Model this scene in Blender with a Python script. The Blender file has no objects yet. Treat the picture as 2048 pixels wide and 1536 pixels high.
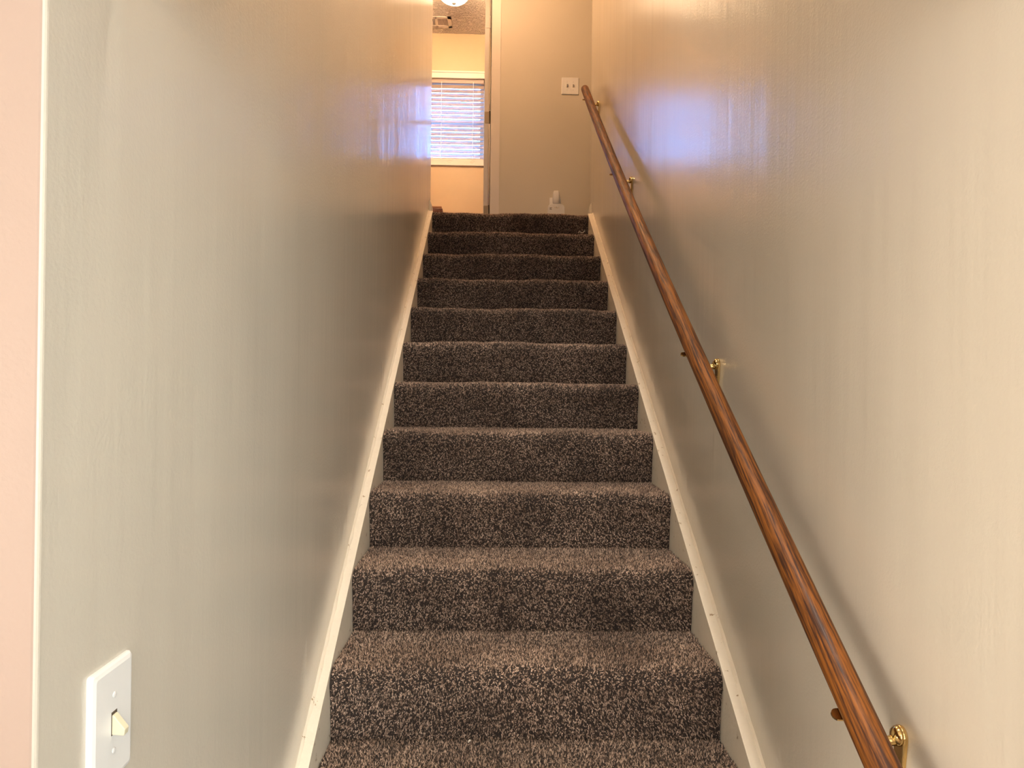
import bpy, bmesh, math, random
import numpy as np
from mathutils import Vector, Matrix

random.seed(7)
SC = bpy.context.scene
COL = SC.collection
PI = math.pi

# ------------------------------------------------------------------ key dimensions (metres)
CAMZ = 1.5581                       # lens height above the lower floor
RISE, RUN = 0.174575, 0.2596
Y_FIRST = 0.697                     # face of the first riser
CX0, CX1 = -0.386, 0.564            # carpet edges
WL, WR = -0.413, 0.595              # stair wall faces
Y_IN, Y_TOP = 0.657, 4.475          # stair walls start / end
ZL = 15 * RISE                      # landing height
ZC = ZL + 2.44                      # upstairs ceiling
Y_HALL = 5.30                       # far wall of the hall
Y_ROOM = 7.03                       # far wall of the room
SLOPE = RISE / RUN

# ------------------------------------------------------------------ camera
cam = bpy.data.cameras.new('camera')
cam.sensor_width = 36.0
cam.lens = 36.0 * 1420.0 / 2048.0
cam.clip_start = 0.02
cam_o = bpy.data.objects.new('camera', cam)
COL.objects.link(cam_o)
YAW, PITCH, ROLL = 0.02530, 0.00522, 0.01120
cam_o.matrix_world = (Matrix.Translation((0, 0, CAMZ)) @ Matrix.Rotation(-YAW, 4, 'Z')
                      @ Matrix.Rotation(PI / 2 + PITCH, 4, 'X') @ Matrix.Rotation(ROLL, 4, 'Z'))
SC.camera = cam_o

# ------------------------------------------------------------------ world, exposure
world = bpy.data.worlds.new('sky')
SC.world = world
world.use_nodes = True
bg = world.node_tree.nodes['Background']
bg.inputs['Color'].default_value = (0.13, 0.37, 1.0, 1)
bg.inputs['Strength'].default_value = 12.5
SC.view_settings.view_transform = 'Standard'
SC.view_settings.look = 'None'
SC.view_settings.exposure = 1.8
SC.view_settings.gamma = 1.0
SC.view_settings.use_curve_mapping = False
LAMP_HALL, LAMP_ROOM, FILL_LOW, FILL_WALL, FILL_STAIR = 14.0, 3.0, 33.0, 48.0, 64.0  # low, wall and stair strengths belong to added lamps
WARM = (1.0, 0.57, 0.29)


def fill_light(name, loc, rot, sx, sy, power, col):
    """added fill lamp before a closed shade, standing in for window daylight"""
    l = bpy.data.lights.new(name, 'AREA')
    l.shape = 'RECTANGLE'
    l.size, l.size_y = sx, sy
    l.energy = power
    l.color = col
    o = bpy.data.objects.new(name, l)
    o.location, o.rotation_euler = loc, rot
    COL.objects.link(o)


fill_light('fill_side', (2.14, -1.5, 1.22), (0, PI / 2, 0), 1.65, 2.3, 18.5, (0.70, 0.94, 1.0))  # added lamp matching the cool brightness of the left wall
fill_light('fill_back', (0.3, -3.14, 1.35), (PI / 2, 0, 0), 1.9, 1.4, 13.0, (1.0, 0.94, 0.88))  # unseen fill, added to brighten the risers from behind
fill_light('fill_left', (-2.74, -0.6, 1.15), (0, -PI / 2, 0), 1.5, 1.5, 27.0, (1.0, 0.86, 0.72))  # unseen fill, added to brighten the right stair wall


def portal(name, loc, rot, sx, sy):
    """daylight opening: tells the renderer where the sky comes in"""
    l = bpy.data.lights.new(name, 'AREA')
    l.shape = 'RECTANGLE'
    l.size, l.size_y = sx, sy
    l.cycles.is_portal = True
    o = bpy.data.objects.new(name, l)
    o.location, o.rotation_euler = loc, rot
    COL.objects.link(o)


# ------------------------------------------------------------------ material helpers
class N:
    def __init__(self, name):
        self.m = bpy.data.materials.new(name)
        self.m.use_nodes = True
        self.t = self.m.node_tree
        self.b = self.t.nodes['Principled BSDF']

    def node(self, kind, **kw):
        n = self.t.nodes.new(kind)
        for k, v in kw.items():
            if k in n.inputs.keys():
                n.inputs[k].default_value = v
            else:
                setattr(n, k, v)
        return n

    def link(self, a, b):
        self.t.links.new(a, b)

    def coords(self, scale=(1, 1, 1), rot=(0, 0, 0)):
        c = self.node('ShaderNodeTexCoord')
        rt = self.node('ShaderNodeMapping')
        rt.inputs['Rotation'].default_value = rot
        self.link(c.outputs['Object'], rt.inputs['Vector'])
        mp = self.node('ShaderNodeMapping')
        mp.inputs['Scale'].default_value = scale
        self.link(rt.outputs['Vector'], mp.inputs['Vector'])
        return mp.outputs['Vector']

    def noise(self, vec, scale, detail=3.0, rough=0.5):
        n = self.node('ShaderNodeTexNoise')
        n.inputs['Scale'].default_value = scale
        n.inputs['Detail'].default_value = detail
        n.inputs['Roughness'].default_value = rough
        self.link(vec, n.inputs['Vector'])
        return n.outputs['Fac']

    def ramp(self, fac, stops):
        r = self.node('ShaderNodeValToRGB')
        e = r.color_ramp.elements
        while len(e) < len(stops):
            e.new(0.5)
        for i, (p, c) in enumerate(stops):
            e[i].position = p
            e[i].color = (*c, 1)
        self.link(fac, r.inputs['Fac'])
        return r.outputs['Color']

    def bump(self, height, dist, strength=1.0, prev=None):
        b = self.node('ShaderNodeBump')
        b.inputs['Distance'].default_value = dist
        b.inputs['Strength'].default_value = strength
        self.link(height, b.inputs['Height'])
        if prev is not None:
            self.link(prev, b.inputs['Normal'])
        return b.outputs['Normal']

    def out(self, normal):
        self.link(normal, self.b.inputs['Normal'])
        return self.m


def plain(name, col, rough=0.5, metal=0.0):
    n = N(name)
    n.b.inputs['Base Color'].default_value = (*col, 1)
    n.b.inputs['Roughness'].default_value = rough
    n.b.inputs['Metallic'].default_value = metal
    return n.m


def wall_paint(name, col, rough, streak, coat=0.0):
    n = N(name)
    v = n.coords()
    big = n.noise(v, 1.3, 2)
    c0 = tuple(x * 0.96 for x in col)
    c1 = tuple(min(1, x * 1.03) for x in col)
    n.link(n.ramp(big, [(0.3, c0), (0.7, c1)]), n.b.inputs['Base Color'])
    n.b.inputs['Roughness'].default_value = rough
    n.b.inputs['Coat Weight'].default_value = coat
    n.b.inputs['Coat Roughness'].default_value = 0.17
    nm = None
    if streak:
        sv = n.coords((1, 1, 0.05))
        s = n.noise(sv, 11.0, 3, 0.55)
        nm = n.bump(s, 0.0016 * streak, 1.0)
        lv = n.coords((1, 1, 0.45))
        l = n.noise(lv, 3.0, 1)
        nm = n.bump(l, 0.004 * streak, 1.0, nm)
    p = n.noise(v, 170.0, 2, 0.6)
    nm = n.bump(p, 0.0004, 1.0, nm)
    n.link(nm, n.b.inputs['Coat Normal'])
    return n.out(nm)


def carpet_mat():
    n = N('carpet')
    a = n.node('ShaderNodeAttribute', attribute_name='tone')
    c = n.ramp(a.outputs['Fac'], [(0.0, (0.022, 0.015, 0.013)), (0.40, (0.080, 0.054, 0.042)),
                                  (0.60, (0.29, 0.195, 0.138)), (1.0, (0.76, 0.59, 0.47))])
    geo = n.node('ShaderNodeNewGeometry')
    w = n.node('ShaderNodeTexNoise')
    w.inputs['Scale'].default_value = 5.0
    w.inputs['Detail'].default_value = 3.0
    n.link(geo.outputs['Position'], w.inputs['Vector'])
    wear = n.ramp(w.outputs['Fac'], [(0.3, (0.60, 0.56, 0.54)), (0.7, (1.2, 1.2, 1.2))])
    mx = n.node('ShaderNodeMix', data_type='RGBA', blend_type='MULTIPLY')
    mx.inputs['Factor'].default_value = 1.0
    n.link(c, mx.inputs['A'])
    n.link(wear, mx.inputs['B'])
    n.link(mx.outputs['Result'], n.b.inputs['Base Color'])
    n.b.inputs['Roughness'].default_value = 0.85
    n.b.inputs['Sheen Weight'].default_value = 0.04
    n.b.inputs['Sheen Roughness'].default_value = 0.5
    return n.m


def wood_mat(name, dark, light, rough, rot=(0, 0, 0), scale=(210, 7.0, 210)):
    n = N(name)
    v = n.coords(scale, rot)
    f = n.noise(v, 1.0, 5, 0.65)
    n.link(n.ramp(f, [(0.40, dark), (0.50, tuple((a + b) / 2 for a, b in zip(dark, light))), (0.60, light)]),
           n.b.inputs['Base Color'])
    n.b.inputs['Roughness'].default_value = rough
    n.b.inputs['Coat Weight'].default_value = 0.04
    n.b.inputs['Coat Roughness'].default_value = 0.22
    n.b.inputs['Specular IOR Level'].default_value = 0.35
    return n.out(n.bump(f, 0.0004, 0.4))


def trim_mat():
    n = N('old_cream_paint')
    v = n.coords()
    d = n.noise(v, 38.0, 5, 0.7)
    n.link(n.ramp(d, [(0.0, (0.30, 0.20, 0.11)), (0.335, (0.34, 0.24, 0.14)), (0.36, (0.80, 0.74, 0.62)),
                      (1.0, (0.86, 0.80, 0.68))]), n.b.inputs['Base Color'])
    n.b.inputs['Roughness'].default_value = 0.38
    h = n.noise(v, 60.0, 4, 0.6)
    return n.out(n.bump(h, 0.003, 0.5))


def ceiling_mat():
    n = N('brushed_ceiling_texture')
    n.b.inputs['Base Color'].default_value = (0.88, 0.77, 0.66, 1)
    n.b.inputs['Roughness'].default_value = 0.6
    v = n.coords((1, 2.2, 1))
    w = n.noise(v, 26.0, 2, 0.5)
    r = n.ramp(w, [(0.42, (0, 0, 0)), (0.5, (1, 1, 1)), (0.58, (0, 0, 0))])
    return n.out(n.bump(r, 0.014, 1.0))


def emit(name, col, s):
    n = N(name)
    n.b.inputs['Base Color'].default_value = (0.9, 0.88, 0.84, 1)
    n.b.inputs['Emission Color'].default_value = (*col, 1)
    n.b.inputs['Emission Strength'].default_value = s
    return n.m


def glass_mat():
    n = N('window_glass')
    t = n.node('ShaderNodeBsdfTransparent')
    g = n.node('ShaderNodeBsdfGlossy')
    g.inputs['Roughness'].default_value = 0.02
    mx = n.node('ShaderNodeMixShader')
    mx.inputs[0].default_value = 0.06
    n.link(t.outputs[0], mx.inputs[1])
    n.link(g.outputs[0], mx.inputs[2])
    n.link(mx.outputs[0], n.t.nodes['Material Output'].inputs['Surface'])
    return n.m


PAINT = (0.65, 0.605, 0.515)
M = dict(
    stair_wall=wall_paint('satin_beige_paint', PAINT, 0.34, 1.5, 0.8),
    front=wall_paint('peach_paint', (0.40, 0.31, 0.262), 0.5, 0.0),
    wall=wall_paint('beige_paint', PAINT, 0.42, 0.0),
    room_wall=wall_paint('tan_paint', (0.62, 0.45, 0.28), 0.45, 0.0),
    carpet=carpet_mat(),
    rail=wood_mat('stained_rail_wood', (0.040, 0.011, 0.003), (0.25, 0.084, 0.010), 0.55,
                  rot=(-math.atan(0.694), 0, 0)),
    brown=wood_mat('dark_brown_wood', (0.07, 0.02, 0.008), (0.16, 0.05, 0.02), 0.4, scale=(3, 40, 40)),
    brown_top=wood_mat('pale_brown_wood', (0.20, 0.08, 0.03), (0.36, 0.16, 0.07), 0.4, scale=(3, 40, 40)),  # cabinet top, paler than its body
    trim=trim_mat(),
    white=plain('white_trim_paint', (0.78, 0.72, 0.66), 0.35),
    plate=plain('white_plastic', (0.83, 0.83, 0.82), 0.3),
    toggle=plain('ivory_plastic', (0.76, 0.70, 0.52), 0.32),
    slot=plain('dark_slot', (0.10, 0.07, 0.05), 0.6),
    screw=plain('painted_screw', (0.70, 0.70, 0.70), 0.3),
    brass=plain('polished_brass', (0.78, 0.56, 0.24), 0.16, 1.0),
    bronze=plain('dull_hinge_metal', (0.34, 0.27, 0.19), 0.45, 0.7),
    ceil=ceiling_mat(),
    flat_ceil=plain('ceiling_paint', (0.74, 0.68, 0.60), 0.7),
    blind=plain('blind_vinyl', (0.44, 0.335, 0.295), 0.45),
    cord=plain('white_cord', (0.86, 0.86, 0.86), 0.6),
    glass=glass_mat(),
    vent=plain('cream_vent_metal', (0.70, 0.60, 0.50), 0.45),
    grey=plain('grey_print', (0.12, 0.11, 0.11), 0.5),
    nickel=plain('nickel', (0.5, 0.46, 0.42), 0.35, 0.8),
    lint=plain('pale_lint', (0.75, 0.68, 0.58), 0.8),
    lamp_hall=emit('lit_hall_glass', WARM, LAMP_HALL),
    lamp_room=emit('lit_room_glass', (1.0, 0.70, 0.42), LAMP_ROOM),
    lens=emit('added_downlight_lens', (1.0, 0.88, 0.74), 8.0),  # glowing lens of the added downlight
    fill_low=emit('added_globe_glass', (1.0, 0.88, 0.76), FILL_LOW),  # glass of the invented globe pendant
    tile=plain('pale_floor', (0.74, 0.62, 0.50), 0.5),
    fill_wall=emit('added_tube_glass', (1.0, 0.70, 0.42), FILL_WALL),  # glass of the added bar light
    shade=plain('white_shade', (0.8, 0.78, 0.74), 0.8),
    floor=plain('wood_look_floor', (0.16, 0.11, 0.075), 0.5),
)


# ------------------------------------------------------------------ mesh helpers (all given in world metres)
def origin(o):
    v = Vector((0, 0, 0))
    while o is not None:
        v += o.location
        o = o.parent
    return v


def link_mesh(name, me, parent=None):
    o = bpy.data.objects.new(name, me)
    COL.objects.link(o)
    if parent is not None:
        o.parent = parent
    return o


def build(name, bm, mat, parent=None, smooth=False, bevel=0.0, loc=None):
    base = origin(parent) if parent is not None else Vector(loc or (0, 0, 0))
    bmesh.ops.recalc_face_normals(bm, faces=bm.faces)
    if bevel > 0:
        bmesh.ops.bevel(bm, geom=[e for e in bm.edges if e.calc_face_angle(0) > 0.6], offset=bevel,
                        segments=2, profile=0.5, affect='EDGES')
    bmesh.ops.translate(bm, verts=bm.verts, vec=-base)
    me = bpy.data.meshes.new(name)
    bm.to_mesh(me)
    bm.free()
    for x in (mat if isinstance(mat, (list, tuple)) else [mat]):
        me.materials.append(x)
    if smooth:
        for p in me.polygons:
            p.use_smooth = True
    o = link_mesh(name, me, parent)
    if parent is None:
        o.location = base
    return o


def tag(o, label, cat, group=None):
    o['label'] = label
    o['category'] = cat
    if group:
        o['group'] = group
    return o


def struct(o, label=None):
    o['kind'] = 'structure'
    if label:
        o['label'] = label
    return o


def thing(name, loc, label, cat, group=None):
    o = bpy.data.objects.new(name, None)
    o.location = loc
    o.empty_display_size = 0.05
    COL.objects.link(o)
    return tag(o, label, cat, group)


def add_box(bm, x0, x1, y0, y1, z0, z1):
    vs = [bm.verts.new((x, y, z)) for x in (x0, x1) for y in (y0, y1) for z in (z0, z1)]
    for a in ((0, 1, 3, 2), (4, 6, 7, 5), (0, 4, 5, 1), (2, 3, 7, 6), (0, 2, 6, 4), (1, 5, 7, 3)):
        bm.faces.new([vs[i] for i in a])
    return vs


def box(*a):
    bm = bmesh.new()
    add_box(bm, *a)
    return bm


def boxes(*lst):
    bm = bmesh.new()
    for b in lst:
        add_box(bm, *b)
    return bm


def prism(pts, axis, a, b):
    """closed outline pts extruded from a to b along axis ('x','y','z'); pts are the two other coords in order"""
    bm = bmesh.new()

    def mk(p, t):
        return {'x': (t, p[0], p[1]), 'y': (p[0], t, p[1]), 'z': (p[0], p[1], t)}[axis]
    r0 = [bm.verts.new(mk(p, a)) for p in pts]
    r1 = [bm.verts.new(mk(p, b)) for p in pts]
    n = len(pts)
    for i in range(n):
        bm.faces.new((r0[i], r0[(i + 1) % n], r1[(i + 1) % n], r1[i]))
    bm.faces.new(r0)
    bm.faces.new(list(reversed(r1)))
    return bm


def lathe(profile, centre, seg=32, axis='z'):
    bm = bmesh.new()
    rings = []
    for r, h in profile:
        ring = []
        for i in range(seg):
            a = 2 * PI * i / seg
            p = {'z': (r * math.cos(a), r * math.sin(a), h), 'x': (h, r * math.cos(a), r * math.sin(a)),
                 'y': (r * math.cos(a), h, r * math.sin(a))}[axis]
            ring.append(bm.verts.new(Vector(p) + Vector(centre)))
        rings.append(ring)
    for p, q in zip(rings, rings[1:]):
        for i in range(seg):
            bm.faces.new((p[i], p[(i + 1) % seg], q[(i + 1) % seg], q[i]))
    bm.faces.new(rings[0])
    bm.faces.new(list(reversed(rings[-1])))
    bmesh.ops.remove_doubles(bm, verts=bm.verts, dist=1e-6)
    return bm


def sweep(path, outline, up=Vector((0, 0, 1)), scales=None):
    """outline = [(side, up)] carried along path"""
    bm = bmesh.new()
    rings = []
    path = [Vector(p) for p in path]
    for i, p in enumerate(path):
        t = (path[min(i + 1, len(path) - 1)] - path[max(i - 1, 0)]).normalized()
        s = t.cross(up).normalized()
        u = s.cross(t).normalized()
        k = scales[i] if scales else 1.0
        rings.append([bm.verts.new(p + s * (a * k) + u * (b * k)) for a, b in outline])
    n = len(outline)
    for p, q in zip(rings, rings[1:]):
        for i in range(n):
            bm.faces.new((p[i], p[(i + 1) % n], q[(i + 1) % n], q[i]))
    bm.faces.new(rings[0])
    bm.faces.new(list(reversed(rings[-1])))
    return bm


def circle(r, n=12):
    return [(r * math.cos(2 * PI * i / n), r * math.sin(2 * PI * i / n)) for i in range(n)]


def round_rect(w, h, r, seg=5):
    pts = []
    for cx, cy, a0 in ((w / 2 - r, h / 2 - r, 0), (-w / 2 + r, h / 2 - r, PI / 2),
                       (-w / 2 + r, -h / 2 + r, PI), (w / 2 - r, -h / 2 + r, 1.5 * PI)):
        for i in range(seg + 1):
            a = a0 + PI / 2 * i / seg
            pts.append((cx + r * math.cos(a), cy + r * math.sin(a)))
    return pts


def merge(a, b):
    """append bmesh b to a"""
    me = bpy.data.meshes.new('tmp')
    b.to_mesh(me)
    a.from_mesh(me)
    bpy.data.meshes.remove(me)
    b.free()
    return a


# ------------------------------------------------------------------ the shell
T = 0.12
# stairwell side walls, with softly rounded free corners
def side_wall(name, face, sgn, label):
    """face = x of the painted face, sgn = side the thickness lies on"""
    pts = [(face + sgn * T, Y_IN), (face + sgn * T, Y_TOP)]
    r = 0.005
    for k in range(5):
        a = PI / 2 * k / 4
        pts.append((face + sgn * (r - r * math.sin(a)), Y_TOP - r + r * math.cos(a)))
    for k in range(5):
        a = PI / 2 * k / 4
        pts.append((face + sgn * (r - r * math.cos(a)), Y_IN + r - r * math.sin(a)))
    o = struct(build(name, prism(pts, 'z', 0, ZC), [M['stair_wall'], M['front']]), label)
    for p in o.data.polygons:                     # its end belongs to the peach painted room
        if p.normal.y < -0.9:
            p.material_index = 1


side_wall('wall_left', WL, -1, 'glossy beige stair wall with the light switch')
side_wall('wall_right', WR, 1, 'glossy beige stair wall carrying the handrail')
# lower room
RX0, RX1, RY0 = -2.8, 2.2, -3.2
struct(build('wall_front_left', box(RX0, WL - T, Y_IN, Y_IN + T, 0, 2.44), M['front']),
       'peach wall beside the foot of the stairs')
struct(build('wall_front_right', box(WR + T, RX1, Y_IN, Y_IN + T, 0, 2.44), M['front']))
struct(build('wall_header', box(WL - 0.008, WR + 0.008, Y_IN - 0.001, Y_IN + T, 2.03, ZC), M['front']))
struct(build('wall_lower_left', box(RX0 - T, RX0, RY0 - T, Y_IN + T, 0, 2.44), M['front']))
struct(build('wall_lower_back', box(RX0, RX1, RY0 - T, RY0, 0, 2.44), M['front']))
W2 = (-2.70, -0.30, 0.35, 2.10)      # glazed opening in the lower room's right wall (y0,y1,z0,z1)
struct(build('wall_lower_right', boxes((RX1, RX1 + T, RY0 - T, W2[0], 0, 2.44), (RX1, RX1 + T, W2[1], Y_IN + T, 0, 2.44),
                                       (RX1, RX1 + T, W2[0], W2[1], 0, W2[2]),
                                       (RX1, RX1 + T, W2[0], W2[1], W2[3], 2.44)), M['front']))
struct(build('ceiling_lower', box(RX0 - T, RX1 + T, RY0 - T, Y_IN, 2.44, 2.54), M['flat_ceil']))
struct(build('floor', box(RX0 - T, RX1 + T, RY0 - T, Y_FIRST + 0.25, -0.1, 0), M['floor']))
# hall upstairs
HX0, HX1 = -2.0, 2.0
DX0, DX1 = -0.83, -0.052            # door opening in the hall wall
DH = ZL + 2.04
struct(build('floor_landing', box(HX0 - T, HX1 + T, Y_TOP - 0.05, Y_HALL + T, ZL - 0.2, ZL), M['carpet']))
struct(build('wall_hall', boxes((DX1, HX1, Y_HALL, Y_HALL + T, ZL, ZC), (HX0, DX0, Y_HALL, Y_HALL + T, ZL, ZC),
                                (DX0, DX1, Y_HALL, Y_HALL + T, DH, ZC)), M['wall']),
       'tan hall wall at the top of the stairs')
struct(build('wall_hall_near_left', box(HX0, WL - T, Y_TOP - T, Y_TOP, ZL, ZC), M['wall']))
struct(build('wall_hall_near_right', box(WR + T, HX1, Y_TOP - T, Y_TOP, ZL, ZC), M['wall']))
struct(build('wall_hall_left', box(HX0 - T, HX0, Y_TOP - T, Y_HALL + T, ZL, ZC), M['wall']))
struct(build('wall_hall_right', box(HX1, HX1 + T, Y_TOP - T, Y_HALL + T, ZL, ZC), M['wall']))
struct(build('ceiling_hall', box(HX0 - T, HX1 + T, Y_IN, Y_HALL + T, ZC, ZC + 0.1), M['flat_ceil']))
# room beyond the door
QX0, QX1 = -1.9, 0.9
W1 = (-0.97, -0.125, ZL + 1.195, ZL + 1.995)      # window opening x0,x1,z0,z1
struct(build('floor_room', box(QX0 - T, QX1 + T, Y_HALL + T, Y_ROOM + T, ZL - 0.2, ZL), M['tile']))
struct(build('wall_room_back', boxes((QX0, W1[0], Y_ROOM, Y_ROOM + T, ZL, ZC), (W1[1], QX1, Y_ROOM, Y_ROOM + T, ZL, ZC),
                                     (W1[0], W1[1], Y_ROOM, Y_ROOM + T, ZL, W1[2]),
                                     (W1[0], W1[1], Y_ROOM, Y_ROOM + T, W1[3], ZC)), M['room_wall']),
       'warm tan wall with the window beyond the open door')
struct(build('wall_room_left', box(QX0 - T, QX0, Y_HALL + T, Y_ROOM + T, ZL, ZC), M['room_wall']))
struct(build('wall_room_right', box(QX1, QX1 + T, Y_HALL + T, Y_ROOM + T, ZL, ZC), M['room_wall']))
struct(build('ceiling_room', box(QX0 - T, QX1 + T, Y_HALL + T, Y_ROOM + T, ZC, ZC + 0.1), M['ceil']),
       'brush textured ceiling of the room')

# open ground outside
g = N('grass_ground')
g.link(g.ramp(g.noise(g.coords(), 2.0, 4), [(0.3, (0.05, 0.08, 0.03)), (0.7, (0.12, 0.14, 0.06))]), g.b.inputs['Base Color'])
g.b.inputs['Roughness'].default_value = 0.95
struct(build('ground', box(-60, 60, -60, 60, -0.5, -0.3), g.m), 'grass outside the house')

# ------------------------------------------------------------------ the staircase: 15 carpeted steps
def profile_points():
    pts = [(0.0, 0.0), (-0.003, 0.03), (-0.006, 0.07), (-0.011, 0.105)]
    cy, cz, r = 0.012, RISE - 0.034, 0.034
    for i in range(9):
        a = PI + 0.15 - (PI / 2 + 0.15) * i / 8
        pts.append((cy + r * 0.95 * math.cos(a), cz + r * math.sin(a)))
    pts += [(0.05, RISE - 0.0005), (0.10, RISE - 0.002), (0.18, RISE - 0.002), (RUN + 0.004, RISE)]
    return np.array(pts)


def step_mesh(seed, tufts=42000):
    rng = np.random.default_rng(seed)
    P = profile_points()
    d = np.hypot(*np.diff(P, axis=0).T)
    s = np.concatenate([[0], np.cumsum(d)])
    # unevenness of the pile along the nose
    ph = rng.uniform(0, 6.28, 4)

    def wob(x, sv):
        w = np.exp(-((sv - 0.19) / 0.05) ** 2)
        return w * (0.003 * np.sin(9 * x + ph[0]) + 0.0018 * np.sin(23 * x + ph[1]) + 0.0012 * np.sin(51 * x + ph[2]))
    nx = 49
    xs = np.linspace(CX0, CX1, nx)
    ns = len(P)
    gx, gi = np.meshgrid(xs, np.arange(ns), indexing='ij')
    by = P[gi, 0]
    bz = P[gi, 1] + wob(gx, s[gi])
    bv = np.stack([gx, by, bz], -1).reshape(-1, 3)
    idx = np.arange(nx * ns).reshape(nx, ns)
    quads = np.stack([idx[:-1, :-1], idx[1:, :-1], idx[1:, 1:], idx[:-1, 1:]], -1).reshape(-1, 4)
    # tufts
    tx = rng.uniform(CX0 + 0.002, CX1 - 0.002, tufts)
    ts = rng.uniform(0.002, s[-1] - 0.002, tufts)
    k = np.clip(np.searchsorted(s, ts) - 1, 0, ns - 2)
    fr = (ts - s[k]) / d[k]
    py = P[k, 0] + (P[k + 1, 0] - P[k, 0]) * fr
    pz = P[k, 1] + (P[k + 1, 1] - P[k, 1]) * fr + wob(tx, ts)
    tang = (P[k + 1] - P[k]) / d[k][:, None]
    nrm = np.stack([np.zeros(tufts), -tang[:, 1], tang[:, 0]], -1)
    nrm = nrm + rng.normal(0, 0.33, (tufts, 3))
    nrm[:, 2] -= 0.12
    nrm /= np.linalg.norm(nrm, axis=1)[:, None]
    ref = np.tile([1.0, 0, 0], (tufts, 1))
    a = np.cross(nrm, ref)
    a /= np.linalg.norm(a, axis=1)[:, None]
    b = np.cross(nrm, a)
    base = np.stack([tx, py, pz], -1)
    h = rng.uniform(0.0055, 0.0095, tufts)[:, None]
    r0 = rng.uniform(0.0015, 0.0022, tufts)[:, None]
    th = rng.uniform(0, 6.28, tufts)
    vv = []
    for j in range(3):
        an = th + j * 2 * PI / 3
        vv.append(base + (a * np.cos(an)[:, None] + b * np.sin(an)[:, None]) * r0)
    vv.append(base + nrm * h + (a * np.cos(th)[:, None] + b * np.sin(th)[:, None]) * r0 * 0.6)
    tv = np.stack(vv, 1)                                     # tufts,4,3
    off = len(bv)
    o4 = off + 4 * np.arange(tufts)[:, None]
    tt = np.concatenate([o4 + np.array([[j, (j + 1) % 3, 3]]) for j in range(3)], 0)
    verts = np.concatenate([bv, tv.reshape(-1, 3)], 0)
    loops = np.concatenate([quads.ravel(), tt.ravel()])
    starts = np.concatenate([4 * np.arange(len(quads)), 4 * len(quads) + 3 * np.arange(len(tt))])
    me = bpy.data.meshes.new('carpeted_step')
    me.vertices.add(len(verts))
    me.vertices.foreach_set('co', verts.astype(np.float32).ravel())
    me.loops.add(len(loops))
    me.loops.foreach_set('vertex_index', loops.astype(np.int32))
    me.polygons.add(len(starts))
    me.polygons.foreach_set('loop_start', starts.astype(np.int32))
    me.update(calc_edges=True)
    tone = np.concatenate([np.full(off, 0.05), np.repeat(rng.uniform(0, 1, tufts), 4)]).astype(np.float32)
    at = me.attributes.new('tone', 'FLOAT', 'POINT')
    at.data.foreach_set('value', tone)
    me.materials.append(M['carpet'])
    me.validate()
    return me


stairs = bpy.data.objects.new('staircase', None)
COL.objects.link(stairs)
stairs.location = (0, Y_FIRST, 0)
struct(stairs, 'straight flight of stairs covered in dark brown speckled carpet')
step_meshes = [step_mesh(s) for s in (11, 12, 13, 14)]
low_mesh = step_mesh(15, 12000)
for j in range(15):
    o = link_mesh('carpeted_step', step_meshes[j % 4] if j > 2 else low_mesh, stairs)
    o.location = (0, j * RUN, j * RISE)
# timber under the carpet
sub = bmesh.new()
for j in range(15):
    add_box(sub, CX0 + 0.002, CX1 - 0.002, Y_FIRST + j * RUN + 0.012, Y_FIRST + (j + 1) * RUN + 0.03,
            max(0.0, (j - 1) * RISE), (j + 1) * RISE - 0.008)
build('stair_carcass', sub, M['brown'], stairs)


# ------------------------------------------------------------------ skirt boards beside the steps, baseboards at the top
def skirt(name, xa, xb, label):
    c = CAMZ - 1.842                                  # top edge: z = c + SLOPE * y
    y0, y1 = Y_IN + 0.004, Y_FIRST + 14 * RUN - 0.02
    yl = (ZL + 0.012 - c) / SLOPE
    pts = [(y0, 0.0), (y0, c + SLOPE * y0), (yl, ZL + 0.012), (Y_TOP, ZL + 0.012), (Y_TOP, ZL - 0.3),
           (Y_TOP - 0.3, ZL - 0.6), (1.4, 0.0)]
    n = 60
    top = []
    rnd = random.Random(len(name))
    for i in range(1, n):
        t = i / n
        y = y0 + (yl - y0) * t
        top.append((y, c + SLOPE * y + rnd.uniform(-0.0012, 0.0012)))
    pts = pts[:2] + top + pts[2:]
    o = struct(build(name, prism(pts, 'x', xa, xb), M['trim']), label)
    wall = xa if xa < 0 else xb
    sgn = 1 if xa < 0 else -1
    bead = bmesh.new()
    prev = None
    for i in range(181):
        y = y0 + 0.01 + (yl - y0 - 0.01) * i / 180
        z = c + SLOPE * y
        w, h = rnd.uniform(0.006, 0.011), rnd.uniform(0.002, 0.006)
        ring = [bead.verts.new(p) for p in ((wall, y, z - 0.004), (wall, y, z + h + 0.004), (wall + sgn * w * 0.5, y, z + h), (wall + sgn * w, y, z - 0.004))]
        if prev:
            for k in range(4):
                bead.faces.new((prev[k], prev[(k + 1) % 4], ring[(k + 1) % 4], ring[k]))
        prev = ring
    build('caulk_bead', bead, M['trim'], o)
    return o


skirt('trim_1', WL, CX0, 'cream painted skirt board along the left edge of the steps')
skirt('trim_2', CX1, WR, 'cream painted skirt board along the right edge of the steps')


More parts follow.
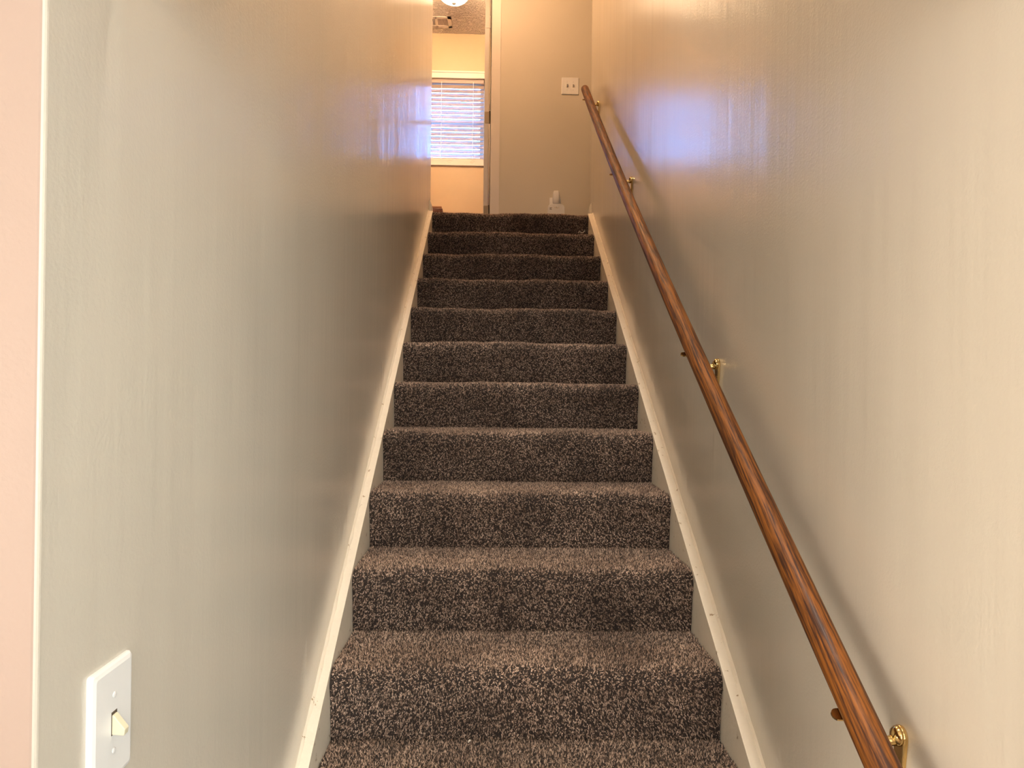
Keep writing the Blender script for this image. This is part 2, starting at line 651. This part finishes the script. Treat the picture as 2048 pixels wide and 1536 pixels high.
def baseboard(name, x0, x1, y0, y1, face, label):
    """small moulded board on the landing; the thin side steps back near the top"""
    bm = bmesh.new()
    add_box(bm, x0, x1, y0, y1, ZL, ZL + 0.068)
    fx = 0.006
    if face == '+x':
        add_box(bm, x0, x1 - fx, y0, y1, ZL + 0.068, ZL + 0.088)
    elif face == '-x':
        add_box(bm, x0 + fx, x1, y0, y1, ZL + 0.068, ZL + 0.088)
    elif face == '-y':
        add_box(bm, x0, x1, y0 + fx, y1, ZL + 0.068, ZL + 0.088)
    else:
        add_box(bm, x0, x1, y0, y1 - fx, ZL + 0.068, ZL + 0.088)
    return struct(build(name, bm, M['trim'], bevel=0.0015), label)


baseboard('baseboard_left', WL, WL + 0.014, Y_TOP - 0.10, Y_TOP + 0.013, '+x', None)
baseboard('baseboard_right', WR - 0.014, WR, Y_TOP - 0.10, Y_TOP + 0.013, '-x', None)
baseboard('baseboard_near_left', HX0, WL, Y_TOP, Y_TOP + 0.013, '+y', None)
baseboard('baseboard_near_right', WR, HX1, Y_TOP, Y_TOP + 0.013, '+y', None)
baseboard('baseboard_hall', DX1 + 0.075, HX1, Y_HALL - 0.013, Y_HALL, '-y', None)

# ------------------------------------------------------------------ handrail
rail_x = WR - 0.070
ry = np.array([4.27, 3.39, 2.97, 2.65, 2.38, 2.14, 1.94, 1.78, 1.41, 1.18, 1.01, 0.95])
rr = np.array([.023, .012, -.006, -.016, -.024, -.025, -.020, -.016, .006, .014, .021, .024])
coef = np.polyfit(ry, 0.69378 * ry - 1.17428 + rr, 2)      # the long rail sags a little between its brackets


def rail_z(y):
    return CAMZ + float(np.polyval(coef, y))


hr = thing('handrail', (WR, 0.72, rail_z(0.72)), 'reddish brown wooden handrail on brass brackets along the right wall', 'handrail')
out = []
for i in range(28):
    a = 2 * PI * i / 28
    x, z = 0.0228 * math.cos(a), 0.0228 * math.sin(a)
    out.append((x, max(z, -0.0175)))
ys = list(np.linspace(0.72, 4.235, 46))
path = [Vector((rail_x, y, rail_z(y))) for y in ys]
dirn = (path[-1] - path[-2]).normalized()
sc = [1.0] * len(path)
for t, k in ((0.008, 0.96), (0.013, 0.85), (0.0165, 0.62), (0.018, 0.25)):
    path.append(path[45] + dirn * t)
    sc.append(k)
rail = build('rail', sweep(path, out, scales=sc), M['rail'], hr, smooth=True)


def bracket(y):
    z = rail_z(y)
    zb = z - 0.055                                    # centre of the wall plate
    # teardrop wall plate
    pts = []
    for i in range(17):
        a = -0.25 + (PI + 0.5) * i / 16
        pts.append((y + 0.015 * math.cos(a), zb + 0.012 + 0.016 * math.sin(a)))
    for i in range(9):
        a = PI + 0.2 + (PI - 0.4) * i / 8
        pts.append((y + 0.007 * math.cos(a), zb - 0.050 + 0.007 * math.sin(a)))
    bm = prism(pts, 'x', WR - 0.007, WR)
    br = build('bracket', bm, M['brass'], hr, bevel=0.002)
    build('flange', lathe([(0.0145, -0.006), (0.0135, -0.010), (0.010, -0.0145), (0.004, -0.017), (0.0005, -0.0175)],
                          (WR, y, zb + 0.013), 18, 'x'), M['brass'], br, smooth=True)
    # arm sweeping out of the plate and up under the rail
    a = [Vector((WR - 0.004, y, zb + 0.008)), Vector((WR - 0.020, y, zb + 0.006)), Vector((WR - 0.040, y, zb + 0.008)),
         Vector((WR - 0.056, y, zb + 0.016)), Vector((WR - 0.066, y, zb + 0.026)), Vector((WR - 0.070, y, z - 0.0165))]
    build('arm', sweep(a, circle(0.0065, 10), up=Vector((0, 1, 0)), scales=[1.5, 1.05, 0.95, 0.95, 1.0, 1.1]),
          M['brass'], br, smooth=True)
    # saddle strap across the underside with rounded ends
    sp = []
    for sx in (1, -1):
        for i in range(9):
            t = -PI / 2 + PI * i / 8
            sp.append((sx * (0.020 + 0.009 * math.cos(t)), sx * 0.009 * math.sin(t)))
    tilt = math.atan(SLOPE)
    bm = bmesh.new()
    rings = []
    for dz in (-0.0035, 0.0):
        rings.append([bm.verts.new((rail_x + p[0], y + p[1] * math.cos(tilt) - (-0.0185 + dz) * math.sin(tilt),
                                    z + p[1] * math.sin(tilt) + (-0.0185 + dz) * math.cos(tilt))) for p in sp])
    n = len(sp)
    for i in range(n):
        bm.faces.new((rings[0][i], rings[0][(i + 1) % n], rings[1][(i + 1) % n], rings[1][i]))
    bm.faces.new(rings[0])
    bm.faces.new(list(reversed(rings[1])))
    build('saddle', bm, M['brass'], br)
    build('screw', lathe([(0.0005, -0.0105), (0.003, -0.010), (0.004, -0.007)], (WR, y, zb - 0.030), 12, 'x'), M['brass'], br)


for y in (1.012, 1.868, 3.09, 4.11):
    bracket(y)


# ------------------------------------------------------------------ switches
def plate_x(y0, y1, z0, z1, x, parent):
    """wall plate lying on a wall that faces +x, softly domed edge"""
    cy, cz, w, h = (y0 + y1) / 2, (z0 + z1) / 2, y1 - y0, z1 - z0
    bm = bmesh.new()
    rings = []
    for dx, ins in ((0.0, 0.0), (0.003, 0.0), (0.0055, 0.002), (0.007, 0.006)):
        rings.append([bm.verts.new((x + dx, cy + p[0], cz + p[1])) for p in round_rect(w - 2 * ins, h - 2 * ins, 0.004)])
    n = len(rings[0])
    for p, q in zip(rings, rings[1:]):
        for i in range(n):
            bm.faces.new((p[i], p[(i + 1) % n], q[(i + 1) % n], q[i]))
    bm.faces.new(rings[0])
    bm.faces.new(list(reversed(rings[-1])))
    return build('wall_plate', bm, M['plate'], parent)


sy0, sy1 = 0.738, 0.820
sz1 = CAMZ - 0.302
sz0 = sz1 - 0.128
scy, scz = (sy0 + sy1) / 2, (sz0 + sz1) / 2
sw = thing('light_switch', (WL, scy, scz), 'white single toggle light switch low on the left stair wall', 'light switch')
pl = plate_x(sy0, sy1, sz0, sz1, WL, sw)
build('slot', box(WL + 0.006, WL + 0.0074, scy - 0.0055, scy + 0.0055, scz - 0.0125, scz + 0.0125), M['slot'], sw)
# toggle lever pointing down
build('toggle', prism([(WL + 0.005, scz + 0.010), (WL + 0.009, scz + 0.009), (WL + 0.021, scz - 0.006),
                       (WL + 0.020, scz - 0.0125), (WL + 0.005, scz - 0.0115)], 'y', scy - 0.0046, scy + 0.0046),
      M['toggle'], sw, bevel=0.0008)
bpy.data.objects[sw.children[-1].name]['label'] = 'ivory toggle lever'
for dz in (0.030, -0.030):
    build('screw', lathe([(0.0032, 0.0065), (0.0032, 0.0078), (0.0015, 0.0086)], (WL, scy, scz + dz), 14, 'x'), M['screw'], sw)

# two-gang switch on the hall wall
gx0, gx1, gz0, gz1 = 0.480, 0.611, ZL + 1.140, ZL + 1.268
gx, gz = (gx0 + gx1) / 2, (gz0 + gz1) / 2
sw2 = thing('light_switch', (gx, Y_HALL, gz), 'white double toggle light switch on the hall wall above the stairs', 'light switch')
bm = bmesh.new()
rings = []
for dy, ins in ((0.0, 0.0), (0.003, 0.0), (0.0055, 0.002), (0.007, 0.006)):
    rings.append([bm.verts.new((gx + p[0], Y_HALL - dy, gz + p[1]))
                  for p in round_rect(gx1 - gx0 - 2 * ins, gz1 - gz0 - 2 * ins, 0.004)])
for p, q in zip(rings, rings[1:]):
    for i in range(len(p)):
        bm.faces.new((p[i], p[(i + 1) % len(p)], q[(i + 1) % len(p)], q[i]))
bm.faces.new(rings[0])
bm.faces.new(list(reversed(rings[-1])))
build('wall_plate', bm, M['plate'], sw2)
for dx in (-0.023, 0.023):
    build('slot', box(gx + dx - 0.0055, gx + dx + 0.0055, Y_HALL - 0.0075, Y_HALL - 0.006, gz - 0.0125, gz + 0.0125), M['vent'], sw2)
    build('toggle', prism([(Y_HALL - 0.005, gz - 0.010), (Y_HALL - 0.009, gz - 0.009), (Y_HALL - 0.022, gz + 0.007),
                           (Y_HALL - 0.021, gz + 0.013), (Y_HALL - 0.005, gz + 0.0115)], 'x', gx + dx - 0.0046, gx + dx + 0.0046),
          M['plate'], sw2, bevel=0.0008)
    for dz in (0.030, -0.030):
        build('screw', lathe([(0.0030, -0.0065), (0.0030, -0.0076), (0.0015, -0.0084)], (gx + dx, Y_HALL, gz + dz), 12, 'y'),
              M['screw'], sw2)

# ------------------------------------------------------------------ outlet with two plugged-in things
ox = 0.441
oz1 = ZL + 0.364
outl = thing('wall_outlet', (ox, Y_HALL, oz1 - 0.062), 'white wall outlet low on the hall wall', 'outlet')
build('wall_plate', prism([(ox + p[0], oz1 - 0.062 + p[1]) for p in round_rect(0.083, 0.124, 0.004)], 'y', Y_HALL - 0.006, Y_HALL),
      M['plate'], outl, bevel=0.0012)
for dz in (0.020, -0.020):
    build('socket', prism([(ox + p[0], oz1 - 0.062 + dz + p[1]) for p in round_rect(0.032, 0.028, 0.010)], 'y', Y_HALL - 0.008, Y_HALL - 0.005),
          M['plate'], outl)
# upper: tall tapered plug
pa = thing('plug_adapter', (ox + 0.006, Y_HALL - 0.008, oz1 - 0.05), 'white tall tapered plug in the upper socket of the outlet', 'plug')
px, pz0, pz1 = ox + 0.006, ZL + 0.316, ZL + 0.408
bm = bmesh.new()
rings = []
for z, w, dpt in ((pz0, 0.044, 0.030), (pz0 + 0.004, 0.050, 0.036), (pz0 + 0.035, 0.053, 0.040), (pz0 + 0.065, 0.050, 0.038),
                  (pz1 - 0.007, 0.043, 0.034), (pz1 - 0.001, 0.036, 0.028), (pz1, 0.024, 0.018)):
    rings.append([bm.verts.new((px + p[0], Y_HALL - 0.028 + p[1], z)) for p in round_rect(w, dpt, min(w, dpt) * 0.35)])
for p, q in zip(rings, rings[1:]):
    for i in range(len(p)):
        bm.faces.new((p[i], p[(i + 1) % len(p)], q[(i + 1) % len(p)], q[i]))
bm.faces.new(rings[0])
bm.faces.new(list(reversed(rings[-1])))
build('plug_body', bm, M['plate'], pa, smooth=True)
build('prong', box(px - 0.004, px + 0.004, Y_HALL - 0.012, Y_HALL - 0.006, pz0 + 0.02, pz0 + 0.03), M['nickel'], pa)
# lower: wide rounded plug-in unit
pf = thing('plug_in_freshener', (ox + 0.006, Y_HALL - 0.008, ZL + 0.2), 'white rounded plug-in unit with small print under the tall plug', 'air freshener')
fx, fz1 = ox + 0.006, ZL + 0.307
pts = [(fx - 0.062, fz1 - 0.150), (fx + 0.062, fz1 - 0.150)]
for i in range(15):
    a = PI * i / 14
    ca, sa = math.cos(a), math.sin(a)
    pts.append((fx + 0.062 * math.copysign(abs(ca) ** 0.55, ca), fz1 - 0.040 + 0.040 * sa ** 0.6))
fb = build('unit_body', prism(pts, 'y', Y_HALL - 0.058, Y_HALL - 0.008), M['plate'], pf, bevel=0.004)
yf = Y_HALL - 0.0585
# curved groove with a button
gp = []
for i in range(11):
    a = PI + 0.35 + (PI - 0.7) * i / 10
    gp.append((fx + 0.002 + 0.021 * math.cos(a), fz1 - 0.020 + 0.015 * math.sin(a)))
for i in range(10, -1, -1):
    a = PI + 0.35 + (PI - 0.7) * i / 10
    gp.append((fx + 0.002 + 0.019 * math.cos(a), fz1 - 0.020 + 0.012 * math.sin(a)))
build('groove', prism(gp, 'y', yf - 0.0006, yf + 0.002), M['vent'], pf)
build('button', lathe([(0.005, 0.001), (0.005, -0.002), (0.003, -0.0035)], (fx + 0.002, yf, fz1 - 0.024), 14, 'y'), M['plate'], pf)
pr = bmesh.new()
for i, (w, dz) in enumerate(((0.018, 0.0), (0.013, -0.006), (0.016, -0.012))):
    add_box(pr, fx - 0.050, fx - 0.050 + w, yf - 0.0004, yf + 0.001, fz1 - 0.033 + dz, fz1 - 0.0298 + dz)
build('small_print', pr, M['grey'], pf)

# ------------------------------------------------------------------ door, casing
def casing(name, label):
    bm = bmesh.new()
    for side, xin in ((1, DX1 + 0.005), (-1, DX0 - 0.005)):
        xo = xin + side * 0.068
        # stepped moulding: thick outer band, middle, thin inner bead
        for f0, f1, t in ((0.0, 0.22, 0.010), (0.22, 0.30, 0.006), (0.30, 0.72, 0.013), (0.72, 1.0, 0.017)):
            a, b = xin + (xo - xin) * f0, xin + (xo - xin) * f1
            add_box(bm, min(a, b), max(a, b), Y_HALL - t, Y_HALL, ZL, DH + 0.068)
    for f0, f1, t in ((0.0, 0.22, 0.010), (0.22, 0.30, 0.006), (0.30, 0.72, 0.013), (0.72, 1.0, 0.017)):
        add_box(bm, DX0 - 0.005, DX1 + 0.005, Y_HALL - t, Y_HALL, DH + 0.068 * f0, DH + 0.068 * f1)
    # jamb lining
    add_box(bm, DX1, DX1 + 0.006, Y_HALL, Y_HALL + T, ZL, DH)
    add_box(bm, DX0 - 0.006, DX0, Y_HALL, Y_HALL + T, ZL, DH)
    add_box(bm, DX0, DX1, Y_HALL, Y_HALL + T, DH, DH + 0.006)
    return struct(build(name, bm, M['white']), label)


casing('trim_3', 'white moulded casing around the doorway at the top of the stairs')
dy0 = Y_HALL + T + 0.006
door = struct(build('door_1', box(-0.0985, -0.0625, dy0, dy0 + 0.76, ZL + 0.012, ZL + 2.03), M['white'], bevel=0.0015,
                    loc=(-0.08, dy0, ZL + 0.012)), 'white door standing open into the room, seen on its hinge edge')
for zc, mt in ((1.735, 'white'), (1.005, 'bronze'), (0.285, 'bronze')):
    bm = prism([(-0.0625 - 0.0015, ZL + zc - 0.044)] +
               [(-0.0955 + 0.008 - 0.008 * math.cos(PI / 2 * (1 - i / 4.0)) * 0 - 0.008 * math.sin(PI / 2 * i / 4.0),
                 ZL + zc - 0.044 + 0.008 * (1 - math.cos(PI / 2 * i / 4.0))) for i in range(5)] +
               [(-0.0955 + 0.008 * (1 - math.cos(PI / 2 * i / 4.0)),
                 ZL + zc + 0.036 + 0.008 * math.sin(PI / 2 * i / 4.0)) for i in range(5)] +
               [(-0.0625 - 0.0015, ZL + zc + 0.044)], 'y', dy0 - 0.0025, dy0 + 0.001)
    h = build('hinge', bm, M[mt], door)
    build('hinge_pin', lathe([(0.002, -0.049), (0.0045, -0.047), (0.0045, 0.047), (0.002, 0.050)],
                             (-0.0575, dy0 - 0.004, ZL + zc), 12), M[mt], h)

# ------------------------------------------------------------------ window of the far room, with its blind
win = struct(build('window_1', boxes((W1[0] - 0.065, W1[1] + 0.065, Y_ROOM - 0.016, Y_ROOM, W1[3], W1[3] + 0.065),
                                     (W1[0] - 0.065, W1[0], Y_ROOM - 0.016, Y_ROOM, W1[2], W1[3]),
                                     (W1[1], W1[1] + 0.065, Y_ROOM - 0.016, Y_ROOM, W1[2], W1[3]),
                                     (W1[0] - 0.065, W1[1] + 0.065, Y_ROOM - 0.016, Y_ROOM, W1[2] - 0.062, W1[2]),
                                     (W1[0] - 0.075, W1[1] + 0.075, Y_ROOM - 0.024, Y_ROOM, W1[3] + 0.052, W1[3] + 0.068),
                                     (W1[0] - 0.075, W1[1] + 0.075, Y_ROOM - 0.022, Y_ROOM, W1[2] - 0.066, W1[2] - 0.052)),
                   M['white']), 'white framed window with a horizontal blind in the far room')
build('sash', boxes((W1[0], W1[0] + 0.045, Y_ROOM + 0.080, Y_ROOM + 0.115, W1[2], W1[3]),
                    (W1[1] - 0.045, W1[1], Y_ROOM + 0.080, Y_ROOM + 0.115, W1[2], W1[3]),
                    (W1[0], W1[1], Y_ROOM + 0.080, Y_ROOM + 0.115, W1[2], W1[2] + 0.03),
                    (W1[0], W1[1], Y_ROOM + 0.080, Y_ROOM + 0.115, W1[3] - 0.04, W1[3]),
                    (W1[0], W1[1], Y_ROOM + 0.075, Y_ROOM + 0.115, ZL + 1.565, ZL + 1.605)), M['white'], win)
for za, zb in ((W1[2] + 0.03, ZL + 1.565), (ZL + 1.605, W1[3] - 0.04)):
    build('pane', box(W1[0] + 0.045, W1[1] - 0.045, Y_ROOM + 0.095, Y_ROOM + 0.099, za, zb), M['glass'], win)
portal('daylight_room', ((W1[0] + W1[1]) / 2, Y_ROOM + T + 0.01, (W1[2] + W1[3]) / 2), (-PI / 2, 0, 0), W1[1] - W1[0], W1[3] - W1[2])

bx0, bx1, byc = W1[0] + 0.008, W1[1] - 0.008, Y_ROOM + 0.038
blind = thing('window_blind', ((bx0 + bx1) / 2, byc, W1[2]), 'white horizontal slat blind hanging in the far window', 'blind')
build('headrail', boxes((bx0, bx1, byc - 0.026, byc + 0.026, W1[3] - 0.040, W1[3] - 0.002)), M['blind'], blind, bevel=0.002)
slat_me = None
NS = 17
z_top, z_bot = W1[3] - 0.066, W1[2] + 0.048
for i in range(NS):
    z = z_top + (z_bot - z_top) * i / (NS - 1)
    if slat_me is None:
        bm = bmesh.new()
        add_box(bm, -(bx1 - bx0) / 2, (bx1 - bx0) / 2, -0.025, 0.025, -0.0014, 0.0014)
        slat_me = bpy.data.meshes.new('slat')
        bm.to_mesh(slat_me)
        bm.free()
        slat_me.materials.append(M['blind'])
    s = link_mesh('slat', slat_me, blind)
    s.location = (0, 0, z - W1[2])
    s.rotation_euler.x = math.radians(64 - 8 * i / (NS - 1) + random.uniform(-1, 1))
build('bottom_rail', box(bx0, bx1, byc - 0.025, byc + 0.025, W1[2] + 0.004, W1[2] + 0.020), M['blind'], blind, bevel=0.002)
for cxp in (bx1 - 0.105, bx1 - 0.42, bx0 + 0.105):
    build('ladder_cord', boxes((cxp - 0.0022, cxp + 0.0022, byc - 0.0285, byc - 0.0265, W1[2] + 0.01, W1[3] - 0.03),
                               (cxp - 0.0022, cxp + 0.0022, byc + 0.0265, byc + 0.0285, W1[2] + 0.01, W1[3] - 0.03)),
          M['cord'], blind)
for cxp in (bx1 - 0.105, bx1 - 0.33):
    ring = [Vector((cxp + 0.020 * math.cos(2 * PI * i / 14) * (1 + 0.4 * math.sin(4 * PI * i / 14)), Y_ROOM - 0.0175,
                    W1[2] - 0.028 + 0.010 * math.sin(2 * PI * i / 14))) for i in range(14)]
    build('hanging_cord', sweep(ring, circle(0.0016, 6), up=Vector((0, 1, 0))), M['vent'], blind)


# ------------------------------------------------------------------ ceiling lights
def dome_light(x, y, lampmat, label, r=0.16, drop=0.115):
    t = thing('ceiling_light', (x, y, ZC - drop), label, 'ceiling light', 'dome ceiling lights upstairs')
    build('base', lathe([(r * 0.98, 0.0), (r * 1.02, -0.012), (r * 0.94, -0.026)], (x, y, ZC), 40), M['white'], t, smooth=True)
    prof = [(r * 0.93, -0.024)]
    for i in range(1, 10):
        a = PI / 2 * i / 10
        prof.append((r * 0.93 * math.cos(a), -0.024 - (drop - 0.042) * math.sin(a)))
    prof.append((0.012, -drop + 0.018))
    build('glass_bowl', lathe(prof, (x, y, ZC), 40), lampmat, t, smooth=True)
    build('finial', lathe([(0.012, -drop + 0.022), (0.019, -drop + 0.016), (0.017, -drop + 0.010), (0.007, -drop + 0.005), (0.0015, -drop)],
                          (x, y, ZC), 16), M['nickel'], t, smooth=True)
    return t


dome_light(-0.392, 6.27, M['lamp_room'], 'lit white glass bowl light on the textured ceiling of the far room', 0.145, 0.125)
dome_light(-0.04, 4.22, M['lamp_hall'], 'lit glass bowl light on the ceiling above the top of the stairs', 0.24, 0.20)
# unseen downlight, added over the lower flight to brighten treads and walls
rx, ry_ = 0.09, 1.2
dl = thing('added_downlight', (rx, ry_, ZC - 0.012), 'added round downlight, out of view over the flight of stairs', 'ceiling light')
bm = lathe([(0.150, 0.0), (0.175, -0.004), (0.178, -0.010), (0.150, -0.012), (0.148, -0.004)], (rx, ry_, ZC), 36)
build('trim_ring', bm, M['white'], dl, smooth=True)
build('lens', lathe([(0.147, -0.006), (0.147, -0.009), (0.10, -0.010)], (rx, ry_, ZC), 36), M['lens'], dl)
sl = bpy.data.lights.new('fill_beam', 'SPOT')
sl.energy = FILL_STAIR
sl.color = (1.0, 0.90, 0.77)
sl.spot_size = math.radians(86)
sl.spot_blend = 0.7
sl.shadow_soft_size = 0.14
so = bpy.data.objects.new('fill_beam', sl)
so.location = (rx, ry_, ZC - 0.16)
COL.objects.link(so)

# globe pendant invented behind the camera, placed to light the lower risers
lx, ly = 0.30, -1.3
pen = thing('added_pendant', (lx, ly, 2.03), 'lit round globe light added out of view near the ceiling before the stairs', 'added pendant light')
build('globe', lathe([(0.02, 0.12)] + [(0.12 * math.sin(PI * i / 14), 0.12 * math.cos(PI * i / 14)) for i in range(1, 14)] + [(0.002, -0.12)],
                     (lx, ly, 2.15), 28), M['fill_low'], pen, smooth=True)
build('stem', lathe([(0.006, 0.0), (0.006, 0.17)], (lx, ly, 2.265), 12), M['nickel'], pen)
build('canopy', lathe([(0.05, 0.175), (0.06, 0.16), (0.03, 0.15)], (lx, ly, 2.265), 24), M['nickel'], pen)

# invented window of the unseen lower room, behind the side fill lamp
win2 = struct(build('added_window_2', boxes((RX1, RX1 + T, W2[0], W2[0] + 0.05, W2[2], W2[3]), (RX1, RX1 + T, W2[1] - 0.05, W2[1], W2[2], W2[3]),
                                      (RX1, RX1 + T, W2[0], W2[1], W2[2], W2[2] + 0.05), (RX1, RX1 + T, W2[0], W2[1], W2[3] - 0.05, W2[3]),
                                      (RX1 + 0.03, RX1 + 0.08, (W2[0] + W2[1]) / 2 - 0.025, (W2[0] + W2[1]) / 2 + 0.025, W2[2], W2[3])),
                    M['white']), 'wide white window invented for the unseen lower room')
for ya, yb in ((W2[0] + 0.05, (W2[0] + W2[1]) / 2 - 0.025), ((W2[0] + W2[1]) / 2 + 0.025, W2[1] - 0.05)):
    build('pane', box(RX1 + 0.05, RX1 + 0.054, ya, yb, W2[2] + 0.05, W2[3] - 0.05), M['glass'], win2)
build('roller_shade', box(RX1 + 0.010, RX1 + 0.014, W2[0] + 0.01, W2[1] - 0.01, W2[2] + 0.01, W2[3] - 0.01), M['shade'], win2)
# two more invented shaded windows, added behind the back and left fill lamps
bx, bz, bw, bh = 0.3, 1.35, 1.9, 1.4
w3 = struct(build('added_window_3', boxes((bx - bw / 2 - 0.07, bx + bw / 2 + 0.07, RY0, RY0 + 0.03, bz + bh / 2, bz + bh / 2 + 0.07),
                                    (bx - bw / 2 - 0.07, bx + bw / 2 + 0.07, RY0, RY0 + 0.03, bz - bh / 2 - 0.07, bz - bh / 2),
                                    (bx - bw / 2 - 0.07, bx - bw / 2, RY0, RY0 + 0.03, bz - bh / 2, bz + bh / 2),
                                    (bx + bw / 2, bx + bw / 2 + 0.07, RY0, RY0 + 0.03, bz - bh / 2, bz + bh / 2)), M['white']),
            'shaded window invented for the unseen back wall of the lower room')
build('roller_shade', box(bx - bw / 2, bx + bw / 2, RY0, RY0 + 0.012, bz - bh / 2, bz + bh / 2), M['shade'], w3)
cy_, cz_, cw, ch = -0.6, 1.15, 1.5, 1.5
w4 = struct(build('added_window_4', boxes((RX0, RX0 + 0.03, cy_ - cw / 2 - 0.07, cy_ + cw / 2 + 0.07, cz_ + ch / 2, cz_ + ch / 2 + 0.07),
                                    (RX0, RX0 + 0.03, cy_ - cw / 2 - 0.07, cy_ + cw / 2 + 0.07, cz_ - ch / 2 - 0.07, cz_ - ch / 2),
                                    (RX0, RX0 + 0.03, cy_ - cw / 2 - 0.07, cy_ - cw / 2, cz_ - ch / 2, cz_ + ch / 2),
                                    (RX0, RX0 + 0.03, cy_ + cw / 2, cy_ + cw / 2 + 0.07, cz_ - ch / 2, cz_ + ch / 2)), M['white']),
            'shaded window invented for the unseen left wall of the lower room')
build('roller_shade', box(RX0, RX0 + 0.012, cy_ - cw / 2, cy_ + cw / 2, cz_ - ch / 2, cz_ + ch / 2), M['shade'], w4)
# unseen bar light, added over the door to brighten the far room evenly
wl = thing('added_bar_light', (-0.42, Y_HALL + T, ZL + 2.22), 'added glass bar light, out of view above the doorway inside the far room', 'added wall light')
build('back_plate', box(-0.68, -0.16, Y_HALL + T, Y_HALL + T + 0.02, ZL + 2.19, ZL + 2.25), M['nickel'], wl, bevel=0.004)
build('glass_tube', lathe([(0.03, -0.24), (0.042, -0.235), (0.042, 0.235), (0.03, 0.24)], (-0.42, Y_HALL + T + 0.065, ZL + 2.22), 20, 'x'), M['fill_wall'], wl, smooth=True)

# ------------------------------------------------------------------ air vent on the room ceiling
vx0, vx1, vy0, vy1 = -0.80, -0.445, 6.70, 6.90
vent = thing('air_vent', ((vx0 + vx1) / 2, (vy0 + vy1) / 2, ZC - 0.012), 'cream louvred air vent on the textured ceiling', 'air vent')
build('frame', boxes((vx0, vx1, vy0, vy0 + 0.035, ZC - 0.010, ZC), (vx0, vx1, vy1 - 0.035, vy1, ZC - 0.010, ZC),
                     (vx0, vx0 + 0.035, vy0, vy1, ZC - 0.010, ZC), (vx1 - 0.035, vx1, vy0, vy1, ZC - 0.010, ZC),
                     (vx1 - 0.155, vx1 - 0.135, vy0, vy1, ZC - 0.010, ZC)), M['vent'], vent, bevel=0.001)
build('dark_duct', box(vx0 + 0.03, vx1 - 0.03, vy0 + 0.03, vy1 - 0.03, ZC - 0.0015, ZC - 0.0005), M['slot'], vent)
lou_me = None
for i in range(22):
    x = vx0 + 0.042 + (vx1 - vx0 - 0.084) * i / 21
    if lou_me is None:
        bm = box(-0.0028, 0.0028, -(vy1 - vy0) / 2 + 0.033, (vy1 - vy0) / 2 - 0.033, 0.003, 0.010)
        lou_me = bpy.data.meshes.new('louver')
        bm.to_mesh(lou_me)
        bm.free()
        lou_me.materials.append(M['vent'])
    l = link_mesh('louver', lou_me, vent)
    l.location = (x - (vx0 + vx1) / 2, 0, 0)

# ------------------------------------------------------------------ brown cabinet just showing over the landing
kx0, kx1, ky0, ky1, kz = -1.02, -0.497, 6.60, 7.00, ZL + 0.618
cab = thing('wooden_cabinet', ((kx0 + kx1) / 2, (ky0 + ky1) / 2, ZL), 'dark brown wooden cabinet corner just above the top step', 'cabinet')
build('body', box(kx0, kx1, ky0, ky1, ZL + 0.05, kz - 0.022), M['brown'], cab, bevel=0.003)
build('top', box(kx0 + 0.008, kx1 - 0.008, ky0 + 0.002, ky1, kz - 0.022, kz), M['brown_top'], cab, bevel=0.002)
for i, (za, zb) in enumerate(((0.08, 0.31), (0.33, 0.58))):
    d = build('drawer', box(kx0 + 0.03, kx1 - 0.03, ky0 - 0.012, ky0 + 0.002, ZL + za, ZL + zb), M['brown'], cab, bevel=0.002)
    build('knob', lathe([(0.006, 0.0), (0.006, -0.01), (0.013, -0.018), (0.008, -0.026)], ((kx0 + kx1) / 2, ky0 - 0.012, ZL + (za + zb) / 2), 16, 'y'), M['brass'], d)
for xx in (kx0 + 0.005, kx1 - 0.045):
    for yy in (ky0 + 0.005, ky1 - 0.045):
        build('leg', box(xx, xx + 0.04, yy, yy + 0.04, ZL, ZL + 0.052), M['brown'], cab)

# ------------------------------------------------------------------ bits of lint on the steps
def scrap(name, pts, r, label):
    o = build(name, sweep([Vector(p) for p in pts], circle(r, 6)), M['lint'], None, loc=pts[0])
    tag(o, label, 'litter')


lyy, lz = Y_FIRST + 13 * RUN - 0.012, 14 * RISE + 0.006
scrap('paper_scrap', [(0.474, lyy, lz), (0.481, lyy - 0.002, lz + 0.011), (0.489, lyy, lz + 0.003), (0.500, lyy + 0.002, lz + 0.002),
                      (0.508, lyy, lz + 0.012), (0.512, lyy - 0.002, lz + 0.014)], 0.0026, 'tiny pale curl of paper on the edge of the second step from the top')
scrap('crumb', [(-0.052, 1.715, 4 * RISE + 0.006), (-0.050, 1.713, 4 * RISE + 0.010), (-0.047, 1.714, 4 * RISE + 0.011)], 0.0022,
      'tiny white crumb at the foot of the lowest full riser')
